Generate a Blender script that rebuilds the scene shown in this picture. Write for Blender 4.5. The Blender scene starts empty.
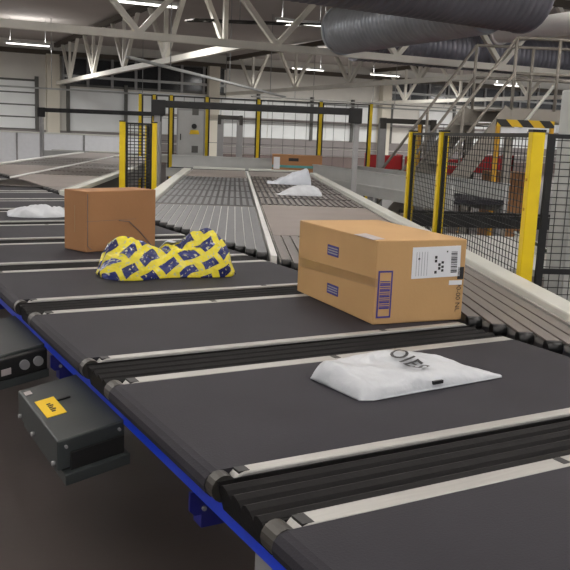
import bpy, bmesh, math, random
from mathutils import Vector, Matrix, noise
random.seed(7)
R = math.radians
sc = bpy.context.scene
C = sc.collection
# ------------------------------------------------------------------ camera
CAM_Z = 1.70
FPX, PIT, ROLL, HEAD = 834.08, R(10.2686), R(2.3704), R(29.827 - 26.0)
_r = Vector((math.cos(HEAD), -math.sin(HEAD), 0)); _f = Vector((math.sin(HEAD), math.cos(HEAD), 0)); _u = Vector((0, 0, 1))
_F = math.cos(PIT) * _f - math.sin(PIT) * _u; _U = math.sin(PIT) * _f + math.cos(PIT) * _u
CR = math.cos(ROLL) * _r + math.sin(ROLL) * _U; CU = -math.sin(ROLL) * _r + math.cos(ROLL) * _U
CP = Vector((0, 0, CAM_Z))
cd = bpy.data.cameras.new('camera'); cam = bpy.data.objects.new('camera', cd); C.objects.link(cam)
cam.matrix_world = Matrix(((CR.x, CU.x, -_F.x, 0), (CR.y, CU.y, -_F.y, 0), (CR.z, CU.z, -_F.z, CAM_Z), (0, 0, 0, 1)))
cd.sensor_width = 36; cd.lens = 36 * FPX / 570; cd.clip_end = 300; cd.clip_start = .05
sc.camera = cam
# ------------------------------------------------------------------ world, exposure
w = bpy.data.worlds.new('hall_ambient'); sc.world = w; w.use_nodes = True
w.node_tree.nodes['Background'].inputs[0].default_value = (.98, .98, 1.0, 1)
w.node_tree.nodes['Background'].inputs[1].default_value = .78
sc.view_settings.view_transform = 'Standard'; sc.view_settings.look = 'None'
sc.view_settings.gamma = 1; sc.view_settings.use_curve_mapping = False
sc.view_settings.exposure = -0.05
sc.cycles.use_denoising = True
UP = 2.0  # strength of the upward light added under the ceiling
LAMP_W = 42.0            # watts of one ceiling luminaire
# ------------------------------------------------------------------ pixel helpers (a pixel gives a direction only)
def ray(px, py): return (px - 285) * CR - (py - 285) * CU + FPX * _F
def atz(px, py, z): d = ray(px, py); return CP + d * ((z - CAM_Z) / d.z)
def aty(px, py, y): d = ray(px, py); return CP + d * (y / d.y)
def atx(px, py, x): d = ray(px, py); return CP + d * (x / d.x)
SA = R(26.0)             # sorter axis, turned left of the induction axis
BA = R(21.5)             # building axis
def rotm(a): return Matrix.Rotation(a, 4, 'Z')
def to_s(v): return rotm(-SA) @ Vector(v)
def to_b(v): return rotm(-BA) @ Vector(v)
def from_b(s, t, z): return rotm(BA) @ Vector((s, t, z))
def bt(px, py, t):       # pixel -> building frame point on plane t
    d = to_b(ray(px, py)); k = t / d.y; return Vector((d.x * k, t, CAM_Z + d.z * k))
def bs(px, py, s):
    d = to_b(ray(px, py)); k = s / d.x; return Vector((s, d.y * k, CAM_Z + d.z * k))
# ------------------------------------------------------------------ materials
M = {}
def mat(name, col, rough=.5, metal=0, var=.08, scale=6, bump=0, bscale=40, spec=.5, coat=0, aniso=None):
    m = bpy.data.materials.new(name); m.use_nodes = True; nt = m.node_tree; b = nt.nodes['Principled BSDF']
    b.inputs['Roughness'].default_value = rough; b.inputs['Metallic'].default_value = metal
    b.inputs['Specular IOR Level'].default_value = spec
    if coat: b.inputs['Coat Weight'].default_value = coat
    tc = nt.nodes.new('ShaderNodeTexCoord')
    src = tc.outputs['Object']
    if aniso:
        mp = nt.nodes.new('ShaderNodeMapping'); mp.inputs['Scale'].default_value = aniso; nt.links.new(src, mp.inputs[0]); src = mp.outputs[0]
    n = nt.nodes.new('ShaderNodeTexNoise'); n.inputs['Scale'].default_value = scale; n.inputs['Detail'].default_value = 6
    nt.links.new(src, n.inputs['Vector'])
    cr = nt.nodes.new('ShaderNodeValToRGB')
    cr.color_ramp.elements[0].position = .3; cr.color_ramp.elements[1].position = .7
    cr.color_ramp.elements[0].color = tuple(c * (1 - var) for c in col) + (1,)
    cr.color_ramp.elements[1].color = tuple(min(1, c * (1 + var)) for c in col) + (1,)
    nt.links.new(n.outputs['Fac'], cr.inputs[0]); nt.links.new(cr.outputs[0], b.inputs['Base Color'])
    if bump:
        n2 = nt.nodes.new('ShaderNodeTexNoise'); n2.inputs['Scale'].default_value = bscale; n2.inputs['Detail'].default_value = 4
        nt.links.new(src, n2.inputs['Vector'])
        bp = nt.nodes.new('ShaderNodeBump'); bp.inputs['Strength'].default_value = bump; bp.inputs['Distance'].default_value = .01
        nt.links.new(n2.outputs['Fac'], bp.inputs['Height']); nt.links.new(bp.outputs[0], b.inputs['Normal'])
    M[name] = m; return m
def s2l(r, g, b):
    f = lambda c: (c / 255 / 12.92) if c <= 10 else ((c / 255 + .055) / 1.055) ** 2.4
    return (f(r), f(g), f(b))
mat('belt', s2l(42, 41, 47), .66, 0, .12, 5, .10, 220, .22)
mat('bellows', s2l(15, 14, 15), .7, 0, .15, 9, .1, 120, .25)
mat('alu', s2l(172, 171, 167), .42, .35, .06, 12, aniso=(1, 12, 1))
mat('alu_bright', s2l(225, 225, 222), .4, .1, .05, 8)
mat('cap_metal', s2l(62, 60, 56), .4, .3, .1, 20)
mat('blue_steel', s2l(12, 62, 215), .4, 0, .10, 6)
mat('navy_steel', s2l(12, 18, 110), .45, 0, .10, 8)
mat('dark_case', s2l(50, 55, 55), .45, .1, .10, 5)
mat('black', s2l(14, 14, 14), .5, 0, .12, 8)
mat('black_gloss', s2l(22, 22, 23), .3, 0, .12, 8)
mat('grey_leg', s2l(150, 150, 150), .45, .3, .08, 6)
mat('floor', s2l(72, 64, 61), .5, 0, .18, .9, .06, 30)
mat('strip', s2l(104, 98, 94), .5, 0, .10, 5, aniso=(8, 1, 1))
mat('strip_blue', s2l(104, 106, 108), .5, 0, .10, 5, aniso=(8, 1, 1))
mat('bed', s2l(178, 176, 172), .4, .4, .08, 6)
mat('bed_dark', s2l(30, 29, 28), .5, .2, .1, 6)
mat('feed_belt', s2l(126, 118, 113), .6, 0, .08, 4, .05, 100)
mat('white_rail', s2l(208, 209, 202), .42, .15, .05, 5)
mat('pale_grey', s2l(180, 182, 180), .45, .1, .05, 5)
mat('mid_grey', s2l(150, 150, 150), .45, .1, .06, 5)
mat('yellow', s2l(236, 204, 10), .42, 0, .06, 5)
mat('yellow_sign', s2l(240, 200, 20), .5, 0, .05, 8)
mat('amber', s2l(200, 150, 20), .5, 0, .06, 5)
mat('red', s2l(170, 18, 24), .45, 0, .12, 5)
mat('card', s2l(186, 150, 104), .75, 0, .05, 4, .06, 60, .25)
mat('card_dark', s2l(160, 118, 82), .75, 0, .06, 4, .06, 60, .25)
mat('tape', s2l(160, 126, 86), .32, 0, .05, 8)
mat('label_white', s2l(226, 228, 232), .5, 0, .03, 10)
mat('label_grey', s2l(168, 160, 160), .5, 0, .06, 20)
mat('ink_blue', s2l(56, 50, 130), .5, 0, .08, 20)
mat('ink_black', s2l(24, 24, 28), .5, 0, .05, 20)
mat('ink_grey', s2l(150, 152, 160), .5, 0, .05, 20)
mat('poly_white', s2l(196, 200, 205), .4, 0, .05, 7, .55, 26, .4)
mat('poly_grey', s2l(200, 206, 216), .33, 0, .06, 7, .15, 16, .5)
mat('wall', s2l(226, 224, 216), .6, 0, .03, 1.5)
mat('wall_white', s2l(240, 243, 242), .5, 0, .03, 1.2)
mat('wall_cream', s2l(222, 216, 200), .6, 0, .03, 1.2)
mat('wall_grey', s2l(140, 134, 132), .6, 0, .06, 1.2)
mat('wall_brown', s2l(112, 98, 94), .6, 0, .08, 1.2)
mat('wall_dark', s2l(96, 96, 92), .6, 0, .06, 1.2)
mat('glass_dark', s2l(30, 32, 36), .15, 0, .10, 2, spec=.6)
mat('ceiling', s2l(204, 197, 192), .75, 0, .05, .6)
mat('ceiling_beam', s2l(84, 76, 66), .6, 0, .08, 2)
mat('truss', s2l(240, 237, 226), .5, 0, .05, 2)
mat('tray', s2l(60, 58, 54), .5, .3, .08, 2)
mat('duct', s2l(196, 202, 210), .36, .45, .10, 2.5)
mat('duct_dark', s2l(134, 134, 144), .42, .4, .12, 2)
mat('duct_lit', s2l(250, 250, 250), .4, .0, .03, 3)  # lamplight on the metal put into this near-white colour
mat('stair', s2l(150, 145, 136), .5, .2, .06, 3)
mat('rubber', s2l(22, 23, 24), .35, 0, .1, 10)
mat('teal', s2l(70, 140, 140), .5)
mat('brown_rail', s2l(110, 102, 96), .5, .1, .08, 4)
def emis(name, col, st):
    m = bpy.data.materials.new(name); m.use_nodes = True; b = m.node_tree.nodes['Principled BSDF']
    b.inputs['Base Color'].default_value = (.9, .9, .9, 1)
    b.inputs['Emission Color'].default_value = col + (1,); b.inputs['Emission Strength'].default_value = st; M[name] = m
emis('tube_light', (1, .97, .9), 3)
# yellow/blue printed film: bricks on the bag's own UV
def film():
    m = bpy.data.materials.new('printed_film'); m.use_nodes = True; nt = m.node_tree; b = nt.nodes['Principled BSDF']
    b.inputs['Roughness'].default_value = .25
    uv = nt.nodes.new('ShaderNodeUVMap'); mp = nt.nodes.new('ShaderNodeMapping'); mp.inputs['Rotation'].default_value = (0, 0, R(-28))
    nt.links.new(uv.outputs[0], mp.inputs[0])
    dn = nt.nodes.new('ShaderNodeTexNoise'); dn.inputs['Scale'].default_value = 6; dn.inputs['Detail'].default_value = 1; nt.links.new(uv.outputs[0], dn.inputs['Vector'])
    va = nt.nodes.new('ShaderNodeVectorMath'); va.operation = 'MULTIPLY_ADD'; va.inputs[1].default_value = (.09, .09, 0); nt.links.new(dn.outputs['Color'], va.inputs[0]); nt.links.new(mp.outputs[0], va.inputs[2]); mp = va
    br = nt.nodes.new('ShaderNodeTexBrick'); br.offset = .5
    br.inputs['Color1'].default_value = s2l(34, 44, 110) + (1,); br.inputs['Color2'].default_value = s2l(28, 34, 84) + (1,)
    br.inputs['Mortar'].default_value = s2l(232, 218, 60) + (1,)
    br.inputs['Scale'].default_value = 1; br.inputs['Brick Width'].default_value = .098; br.inputs['Row Height'].default_value = .070
    br.inputs['Mortar Size'].default_value = .015; br.inputs['Mortar Smooth'].default_value = .08
    nt.links.new(mp.outputs[0], br.inputs['Vector'])
    # pale print lines inside the blue blocks
    wv = nt.nodes.new('ShaderNodeTexNoise'); wv.inputs['Scale'].default_value = 70; nt.links.new(mp.outputs[0], wv.inputs['Vector'])
    cr = nt.nodes.new('ShaderNodeValToRGB'); cr.color_ramp.elements[0].position = .60; cr.color_ramp.elements[1].position = .66
    nt.links.new(wv.outputs['Fac'], cr.inputs[0])
    mx = nt.nodes.new('ShaderNodeMix'); mx.data_type = 'RGBA'
    nt.links.new(cr.outputs[0], mx.inputs['Factor']); nt.links.new(br.outputs['Color'], mx.inputs['A']); mx.inputs['B'].default_value = s2l(190, 190, 150) + (1,)
    nt.links.new(mx.outputs['Result'], b.inputs['Base Color'])
    n2 = nt.nodes.new('ShaderNodeTexNoise'); n2.inputs['Scale'].default_value = 24; nt.links.new(uv.outputs[0], n2.inputs['Vector'])
    bp = nt.nodes.new('ShaderNodeBump'); bp.inputs['Strength'].default_value = .8; bp.inputs['Distance'].default_value = .016
    nt.links.new(n2.outputs['Fac'], bp.inputs['Height']); nt.links.new(bp.outputs[0], b.inputs['Normal'])
    M['printed_film'] = m
film()
def hazard():
    m = bpy.data.materials.new('hazard_stripes'); m.use_nodes = True; nt = m.node_tree; b = nt.nodes['Principled BSDF']
    tc = nt.nodes.new('ShaderNodeTexCoord'); wv = nt.nodes.new('ShaderNodeTexWave'); wv.bands_direction = 'DIAGONAL'; wv.inputs['Scale'].default_value = 2.2
    nt.links.new(tc.outputs['Object'], wv.inputs['Vector'])
    cr = nt.nodes.new('ShaderNodeValToRGB'); cr.color_ramp.interpolation = 'CONSTANT'
    cr.color_ramp.elements[0].color = s2l(24, 24, 22) + (1,); cr.color_ramp.elements[1].position = .5; cr.color_ramp.elements[1].color = s2l(210, 170, 20) + (1,)
    nt.links.new(wv.outputs['Fac'], cr.inputs[0]); nt.links.new(cr.outputs[0], b.inputs['Base Color']); M['hazard'] = m
hazard()
# ------------------------------------------------------------------ mesh helpers
class MB:
    def __init__(s): s.v = []; s.f = []; s.sm = set()
    def box(s, a, b):
        (x0, y0, z0), (x1, y1, z1) = [(min(a[i], b[i]) for i in range(3)), (max(a[i], b[i]) for i in range(3))]
        n = len(s.v); s.v += [(x, y, z) for z in (z0, z1) for y in (y0, y1) for x in (x0, x1)]
        s.f += [tuple(n + i for i in q) for q in ((0, 2, 3, 1), (4, 5, 7, 6), (0, 1, 5, 4), (2, 6, 7, 3), (0, 4, 6, 2), (1, 3, 7, 5))]; return s
    def beam(s, p, q, wd, ht, up=(0, 0, 1)):        # rectangular bar from p to q
        p, q = Vector(p), Vector(q); d = (q - p).normalized(); up = Vector(up)
        if abs(d.dot(up)) > .97: up = Vector((1, 0, 0))
        a = d.cross(up).normalized() * (wd / 2); b = a.cross(d).normalized() * (ht / 2)
        n = len(s.v)
        for c in (p, q): s.v += [tuple(c + i * a + j * b) for i, j in ((-1, -1), (1, -1), (1, 1), (-1, 1))]
        s.f += [tuple(n + i for i in t) for t in ((0, 1, 2, 3), (7, 6, 5, 4), (0, 4, 5, 1), (1, 5, 6, 2), (2, 6, 7, 3), (3, 7, 4, 0))]; return s
    def tube(s, p, q, r, n=8, r2=None, cap=True):
        p, q = Vector(p), Vector(q); d = (q - p).normalized(); up = Vector((0, 0, 1)) if abs(d.z) < .9 else Vector((1, 0, 0))
        a = d.cross(up).normalized(); b = a.cross(d); k = len(s.v); r2 = r if r2 is None else r2
        for c, rr in ((p, r), (q, r2)):
            for i in range(n): t = 2 * math.pi * i / n; s.v.append(tuple(c + (a * math.cos(t) + b * math.sin(t)) * rr))
        for i in range(n):
            j = (i + 1) % n; s.sm.add(len(s.f)); s.f.append((k + i, k + j, k + n + j, k + n + i))
        if cap: s.f.append(tuple(k + n - 1 - i for i in range(n))); s.f.append(tuple(k + n + i for i in range(n)))
        return s
    def prism(s, prof, mapf):          # closed profile (a,b) extruded: mapf(a,b,0/1)
        n = len(prof); k = len(s.v)
        for e in (0, 1): s.v += [tuple(mapf(a, b, e)) for a, b in prof]
        for i in range(n): j = (i + 1) % n; s.f.append((k + i, k + j, k + n + j, k + n + i))
        s.f.append(tuple(k + n - 1 - i for i in range(n))); s.f.append(tuple(k + n + i for i in range(n))); return s
    def mesh(s, name, m):
        me = bpy.data.meshes.new(name); me.from_pydata(s.v, [], s.f)
        bm = bmesh.new(); bm.from_mesh(me); bmesh.ops.recalc_face_normals(bm, faces=bm.faces); bm.to_mesh(me); bm.free()
        if s.sm: me.polygons.foreach_set('use_smooth', [i in s.sm for i in range(len(me.polygons))])
        me.materials.append(M[m]); return me
    def obj(s, name, m, parent=None, bevel=0):
        return link(name, s.mesh(name, m), parent, bevel)
def link(name, me, parent=None, bevel=0, loc=None, rz=None):
    o = bpy.data.objects.new(name, me); C.objects.link(o)
    if parent: o.parent = parent
    if loc: o.location = loc
    if rz is not None: o.rotation_euler.z = rz
    if bevel:
        b = o.modifiers.new('bevel', 'BEVEL'); b.width = bevel; b.segments = 2; b.limit_method = 'ANGLE'
    return o
def thing(name, label, cat, loc=(0, 0, 0), rz=0, group=None):
    o = bpy.data.objects.new(name, None); C.objects.link(o); o.location = loc; o.rotation_euler.z = rz; o.empty_display_size = .1
    return tag(o, label, cat, group)
def tag(o, label, cat, group=None):
    o['label'] = label; o['category'] = cat
    if group: o['group'] = group
    return o
def struct(o): o['kind'] = 'structure'; return o
def stuff(o): o['kind'] = 'stuff'; return o
# ------------------------------------------------------------------ the hall
ZT = 1.10                                   # top of belts above the floor
T_WALL, T_MAIN = 39.3, 16.8; S1, S2, S3 = 6.8, 15.0, 23.2; CH = 3.50; TOP = 5.15; CEIL = 5.32
fl = struct(MB().box((-30, -8, -.1), (40, T_WALL + .2, 0)).obj('floor', 'floor')); fl.rotation_euler.z = BA
ce = struct(MB().box((-30, -8, CEIL), (40, T_WALL + .2, CEIL + .1)).obj('ceiling', 'ceiling')); ce.rotation_euler.z = BA
# back wall
wl = struct(MB().box((-30, T_WALL, 0), (40, T_WALL + .2, CEIL)).obj('wall_back', 'wall')); wl.rotation_euler.z = BA
def wpx(px, py): p = bt(px, py, T_WALL); return p.x, p.z
def wallband(name, x0, x1, y0, y1, m, dp=.05, px=None):
    a = wpx(x0, y0); b = wpx(x1, y1); 
    return MB().box((a[0], T_WALL - dp, b[1]), (b[0], T_WALL + .01, a[1])).obj(name, m, wl)
def wallz(name, s0, s1, z0, z1, m, dp=.05):
    return MB().box((s0, T_WALL - dp, z0), (s1, T_WALL + .01, z1)).obj(name, m, wl)

def atd(px, py, d): v = ray(px, py); return CP + v * (d / v.dot(_f))
# wall bands (cladding, in front of the wall), window ribbons, door
wallz('cladding_panel', -30, 4.0, 1.45, 3.6, 'wall_white')
for a, b in ((7.3, 10.6), (10.65, 13.9), (13.95, 17.2), (17.25, 20.5), (20.55, 23.6), (26.3, 29.5), (29.55, 32.8), (32.85, 36.1), (36.15, 39.9)):
    for z0, z1 in ((1.45, 2.28), (2.42, 3.34)): wallz('cladding_panel', a, b, z0, z1, 'wall_white')
wallz('wall_rail', 6.9, 40, 2.29, 2.41, 'wall_grey', .08)
wallz('lower_band', -30, 40, 1.02, 1.43, 'wall_grey', .06)
wallz('lower_band', -30, 40, .62, .98, 'wall_grey', .05)
wallz('plinth_band', -30, 40, 0, .6, 'wall_brown', .06)
wallz('eaves_beam', -30, 40, 4.72, 4.92, 'ceiling_beam', .2)
for s0 in (6.35, 13.95, 23.7): wallz('column', s0, s0 + .55, 0, 4.75, 'wall_cream', .4)
for s0 in (7.25, 9.9, 16.6, 19.6, 22.0, 24.4, 28.5): wallz('downpipe', s0, s0 + .14, 1.4, 3.6, 'wall_dark', .16)
def ribbon(nm, s0, s1, z0, z1, n):
    f = MB()
    for z in (z0, z1): f.box((s0, T_WALL - .1, z - .05), (s1, T_WALL + .02, z + .05))
    w_ = struct(f.obj(nm, 'wall_dark')); w_.rotation_euler.z = BA
    st = (s1 - s0) / n
    for i in range(n):
        MB().box((s0 + i * st + .06, T_WALL - .05, z0 + .05), (s0 + (i + 1) * st - .06, T_WALL - .01, z1 - .05)).obj('pane', 'glass_dark', w_)
        MB().box((s0 + i * st - .06, T_WALL - .12, z0 - .05), (s0 + i * st + .06, T_WALL + .02, z1 + .05)).obj('mullion', 'mid_grey', w_)
    MB().box((s0, T_WALL - .14, z0 + .33), (s1, T_WALL - .02, z0 + .45)).obj('transom', 'pale_grey', w_)
ribbon('window_1', 7.1, 14.9, 3.48, 4.70, 7)
ribbon('window_2', 24.3, 39.5, 3.72, 4.70, 12)
dr = struct(MB().box((4.1, T_WALL - .06, 1.42), (6.0, T_WALL + .01, 3.62)).obj('door_1', 'wall_dark')); dr.rotation_euler.z = BA
for i in range(4): MB().box((4.15, T_WALL - .1, 1.47 + i * .53), (5.86, T_WALL - .05, 1.94 + i * .53)).obj('door_section', 'wall_white', dr)
MB().box((5.87, T_WALL - .2, 1.4), (6.02, T_WALL, 3.75)).obj('door_frame', 'wall_dark', dr)
# ------------------------------------------------------------------ roof trusses
def truss(label, fixed, along, a0, a1, node0, step, half, m='truss'):
    """along 's' -> plane t=fixed, along 't' -> plane s=fixed; local building frame"""
    P = (lambda a, z: Vector((a, fixed, z))) if along == 's' else (lambda a, z: Vector((fixed, a, z)))
    o = thing('roof_truss', label, 'truss', from_b(*P((a0 + a1) / 2, CH)), BA, 'roof trusses')
    mid = P((a0 + a1) / 2, CH); L = lambda a, z: P(a, z) - mid
    MB().beam(L(a0, CH), L(a1, CH), .15, .15).obj('bottom_chord', m, o)
    MB().beam(L(a0, TOP), L(a1, TOP), .18, .18).obj('top_chord', 'ceiling_beam', o)
    n = node0
    while n < a1:
        for d in (-half, half):
            if a0 <= n + d <= a1: MB().beam(L(n, CH + .05), L(n + d, TOP), .11, .11).obj('web_member', m, o)
        if along == 't': MB().beam(L(n, CH), L(n, TOP), .10, .10).obj('web_member', m, o)
        n += step
    return o
truss('cream steel roof truss crossing the top of the picture in front of the ducts', T_MAIN, 's', -8, 26, 1.9 + 2.62 - 6, 3.0, 1.45)
truss('cream steel roof truss running back over the dark window ribbon at the left', S1, 't', T_MAIN + .1, T_WALL - .1, 18.0, 4.5, 1.7)
truss('cream steel roof truss running back to the wall behind the right-hand ducts and stair', S2, 't', T_MAIN + .1, T_WALL - .1, 18.0, 4.5, 1.7)
truss('cream steel roof truss far right, behind the stair platform handrails', S3, 't', T_MAIN + .1, T_WALL - .1, 18.0, 4.5, 1.7)
truss('cream steel roof truss at the far left edge under the grey ceiling', -1.4, 't', T_MAIN + .1, T_WALL - .1, 18.0, 4.5, 1.7)
# dark cable trays hanging under the ceiling
def tray(label, p, q, wd=.35, m='tray', rods=3, rungs=True):
    p, q = Vector(p), Vector(q); mid = (p + q) / 2
    o = thing('cable_tray', label, 'cable tray', mid, 0, 'cable trays')
    a, b = p - mid, q - mid; d = (b - a).normalized(); sd = d.cross(Vector((0, 0, 1))).normalized() * wd / 2
    MB().beam(a + sd, b + sd, .03, .05).obj('side_rail', m, o); MB().beam(a - sd, b - sd, .03, .05).obj('side_rail', m, o)
    n = int((b - a).length / .45); r = MB()
    for i in range(n + 1): c = a + (b - a) * (i / n); r.beam(c - sd, c + sd, .06, .03)
    stuff(r.obj('rungs', m, o))
    for i in range(rods):
        c = a + (b - a) * ((i + .5) / rods)
        MB().tube(c + sd, Vector((c.x + sd.x, c.y + sd.y, CEIL - mid.z)), .012, 6).obj('hanger_rod', 'mid_grey', o)
tray('dark ladder cable tray under the ceiling at the top centre', atd(190, 20, 19.5), from_b(13.5, 20.6, 4.75))
tray('pale cable tray sloping away behind the cream truss at the left', atd(128, 57, 16.5), atd(285, 97, 29), .07, 'pale_grey')
tray('long pale cable tray in front of the white wall at the left', from_b(-3, 31, 2.93), from_b(13.4, 31, 2.93), .2, 'pale_grey', 5)
tray('long pale cable tray in front of the white wall at the right', from_b(13.6, 31, 2.95), from_b(33, 31, 2.95), .2, 'pale_grey', 5)
tray('green-grey cable tray high in front of the back wall', from_b(15, 36, 3.32), from_b(36, 36, 3.32), .2, 'wall_dark', 5)
# ------------------------------------------------------------------ ceiling luminaires (some in view, the rest unseen and added for light)
def luminaire(p, label, group='ceiling luminaires', k=1.0, ku=1.0):
    o = thing('ceiling_luminaire', label, 'ceiling light', p, BA, group)
    MB().box((-.78, -.06, 0), (.78, .06, .07)).obj('housing', 'pale_grey', o)
    MB().tube((-.74, 0, -.025), (.74, 0, -.025), .024, 8).obj('tube', 'tube_light', o)
    for x in (-.6, .6): MB().tube((x, 0, .06), (x, 0, CEIL - p[2]), .008, 5).obj('hanger_rod', 'mid_grey', o)
    l = bpy.data.lights.new('luminaire_light', 'AREA'); l.shape = 'RECTANGLE'; l.size = 1.45; l.size_y = .05; l.energy = LAMP_W * k; l.color = (1, .98, .95)
    lo = bpy.data.objects.new('luminaire_light', l); C.objects.link(lo); lo.parent = o; lo.location = (0, 0, -.06)
    l2 = l.copy(); l2.energy = LAMP_W * UP * ku; l2.size_y = .12                       # extra upward light, added to brighten the ceiling
    lu = bpy.data.objects.new('added_uplight', l2); C.objects.link(lu); lu.parent = o; lu.location = (0, 0, .09); lu.rotation_euler.x = math.pi
LZ = 4.45
for px, py, lb in ((28, 44, 'lit fluorescent luminaire at the upper left edge above the white door'), (304, 23, 'bright fluorescent luminaire just left of the big ribbed duct'),
                   (308, 69, 'lit fluorescent luminaire below the ribbed duct mouth'), (385, 75, 'lit fluorescent luminaire farther right under the ducts'), (145, 3, 'lit fluorescent luminaire at the top edge above the left truss')):
    luminaire(atz(px, py, LZ), lb, k=3.4 if py < 30 else 8.0, ku=.22)
for t in (-4, 1, 6, 11):
    for s_ in (-6, -1.5, 3, 7.5, 12): luminaire(from_b(s_, t, 4.35), 'unseen fill luminaire added over the sorter, above the frame', 'added luminaires above the frame', .72, 1.25)  # out-of-view lamps added to light the foreground
for t in (19, 26, 33):
    for s_ in (-7, -3, 27, 32): luminaire(from_b(s_, t, LZ), 'unseen fill luminaire added in the far part of the hall', 'added luminaires in the far hall', 4.0 if t < 30 else 8.0, 1.4)  # out-of-view lamps added to brighten the back wall and roof
luminaire(_r * 6.3 + _f * 15.6 + Vector((0, 0, 4.85)), 'unseen fill luminaire added just outside the right edge to brighten the duct', 'added luminaires in the far hall', 2.5, .5)  # lamp added beside the frame to make the duct brighter
# ------------------------------------------------------------------ ventilation ducts
def duct(name, label, p, q, r, m, pitch=.14, rib=.018, n=28, collars=(1, 1)):
    p, q = Vector(p), Vector(q); o = thing(name, label, 'duct', (p + q) / 2, 0, 'ventilation ducts'); mid = (p + q) / 2
    d = (q - p).normalized(); L = (q - p).length; a = d.cross(Vector((0, 0, 1))).normalized(); b = a.cross(d)
    rings = []; k = int(L / pitch)
    for i in range(k):
        x = i * pitch; rings += [(x, 0), (x + pitch * .7, 0), (x + pitch * .8, rib), (x + pitch * .9, rib)]
    rings.append((L, 0)); mb = MB()
    for x, e in rings:
        for j in range(n): t = 2 * math.pi * j / n; mb.v.append(tuple(p - mid + d * x + (a * math.cos(t) + b * math.sin(t)) * (r + e)))
    for i in range(len(rings) - 1):
        for j in range(n):
            g = (j + 1) % n; mb.sm.add(len(mb.f)); mb.f.append((i * n + j, i * n + g, (i + 1) * n + g, (i + 1) * n + j))
    mb.obj('ribbed_pipe', m, o)
    for on, c, dd in ((collars[0], p - mid, d), (collars[1], q - mid, -d)):
        if not on:
            MB().tube(c, c + dd * .02, r * .985, n).obj('blanking_cap', m, o); continue
        MB().tube(c - dd * .04, c + dd * .05, r + .03, n).obj('end_collar', m, o)
    for f in (.25, .75):
        c = p - mid + d * L * f
        MB().tube(c + Vector((0, 0, r)), Vector((c.x, c.y, CEIL - mid.z)), .015, 6).obj('hanger_rod', 'mid_grey', o)
    return o
e1 = Vector((math.cos(BA), math.sin(BA), 0)); e2 = Vector((-math.sin(BA), math.cos(BA), 0))
p = atd(343, 30, 18.9); duct('ventilation_duct', 'large ribbed silver duct with its open end at the left, top centre', p, p - e2 * 4.95, .50, 'duct', collars=(1, 0))
hd = lambda l, d, z: _r * l + _f * d + Vector((0, 0, z))
q0 = hd(.55, 12.4, 4.12); dv = (_r * .851 + _f * .526)
duct('ventilation_duct', 'dark ribbed duct crossing the top edge in front of the silver duct', q0 - dv * 1.6, q0 + dv * 3.75, .60, 'duct_dark')
p = atd(400, 44, 20.6); duct('ventilation_duct', 'dark ribbed duct lying behind the front truss, lowest of the ducts', p - e1 * 1.2, p + e1 * 9, .46, 'duct_dark')
p = atd(500, 33, 18.6); duct('ventilation_duct', 'smooth duct at the upper right, coloured bright as if lamplit', p, p - e2 * 5 , .22, 'duct_lit', pitch=1.2, rib=.006)
# ------------------------------------------------------------------ cross-belt sorter
XL, XR = .585, 1.905
PITCH, Y0, BEL = .8067, 1.0706, .1812
def sorter_loc(x, y, z): return rotm(SA) @ Vector((x, y, z))
def rounded_slab(x0, x1, z0, z1, r, k=6):
    """cross-section of a belt wrapped round a roller at both ends (x,z)"""
    zc = (z0 + z1) / 2; rr = (z1 - z0) / 2; pr = []
    for i in range(k + 1): t = -math.pi / 2 + math.pi * i / k; pr.append((x1 - rr + rr * math.cos(t), zc + rr * math.sin(t)))
    for i in range(k + 1): t = math.pi / 2 + math.pi * i / k; pr.append((x0 + rr + rr * math.cos(t), zc + rr * math.sin(t)))
    return pr
XM = (XL + XR) / 2
def carrier_meshes():
    b = MB(); b.prism(rounded_slab(XL - XM, XR - XM, -.052, 0, 0), lambda a, c, e: (a, .212 + e * (PITCH - .212 - .042), c)); bm_ = b.mesh('belt', 'belt')
    out = {'belt': bm_}
    for nm, ya, yb in (('near_edge_strip', .1814, .2118), ('far_edge_strip', PITCH - .0422, PITCH)):
        c = MB(); c.prism(rounded_slab(XL - XM + .045, XR - XM - .01, -.044, .0015, 0, 6), lambda a, d, e, ya=ya, yb=yb: (a, ya + e * (yb - ya), d)); out[nm] = c.mesh('edge_strip', 'alu')
    for i, (ya, yb) in enumerate(((.1814, .2118), (PITCH - .0422, PITCH))):
        c = MB(); c.prism(rounded_slab(XL - XM + .002, XL - XM + .052, -.050, .001, 0, 8), lambda a, d, e, ya=ya, yb=yb: (a, ya + .001 + e * (yb - ya - .002), d)); out['end_cap%d' % i] = c.mesh('end_cap', 'cap_metal')
        c = MB(); c.box((XL - XM + .056, ya + .004, -.004), (XL - XM + .078, yb - .004, .0022)); out['notch%d' % (2 * i)] = c.mesh('notch', 'black')
        c = MB(); x = (.30, -.02)[i]; c.box((x, ya + .010, -.004), (x + .020, yb - .004, .0022)); out['notch%d' % (2 * i + 1)] = c.mesh('notch', 'black')
    # pleated bellows between two carriers: zig-zag profile along the travel direction
    n = 4; pr = [(0, -.006), (.004, -.006)]
    for i in range(n):
        y = .005 + .171 * i / n; h = .171 / n; pr += [(y, -.022), (y + h * .22, -.009), (y + h * .5, -.004), (y + h * .78, -.009)]
    pr.append((.1765, -.022)); pr += [(.177, -.006), (.181, -.006), (.181, -.062), (0, -.062)]
    c = MB(); c.prism(pr, lambda a, d, e: (XL - XM + .012 + e * (XR - XL - .022) + (-.010 - d) * .25 * (1 - e), a, d)); out['bellows'] = c.mesh('bellows', 'bellows')
    c = MB(); c.box((-.52, .25, -.10), (.52, PITCH - .07, -.053)); c.box((-.04, .0, -.16), (.04, PITCH, -.10)); out['undercarriage'] = c.mesh('undercarriage', 'bed_dark')
    return out
CM = carrier_meshes()
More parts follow.
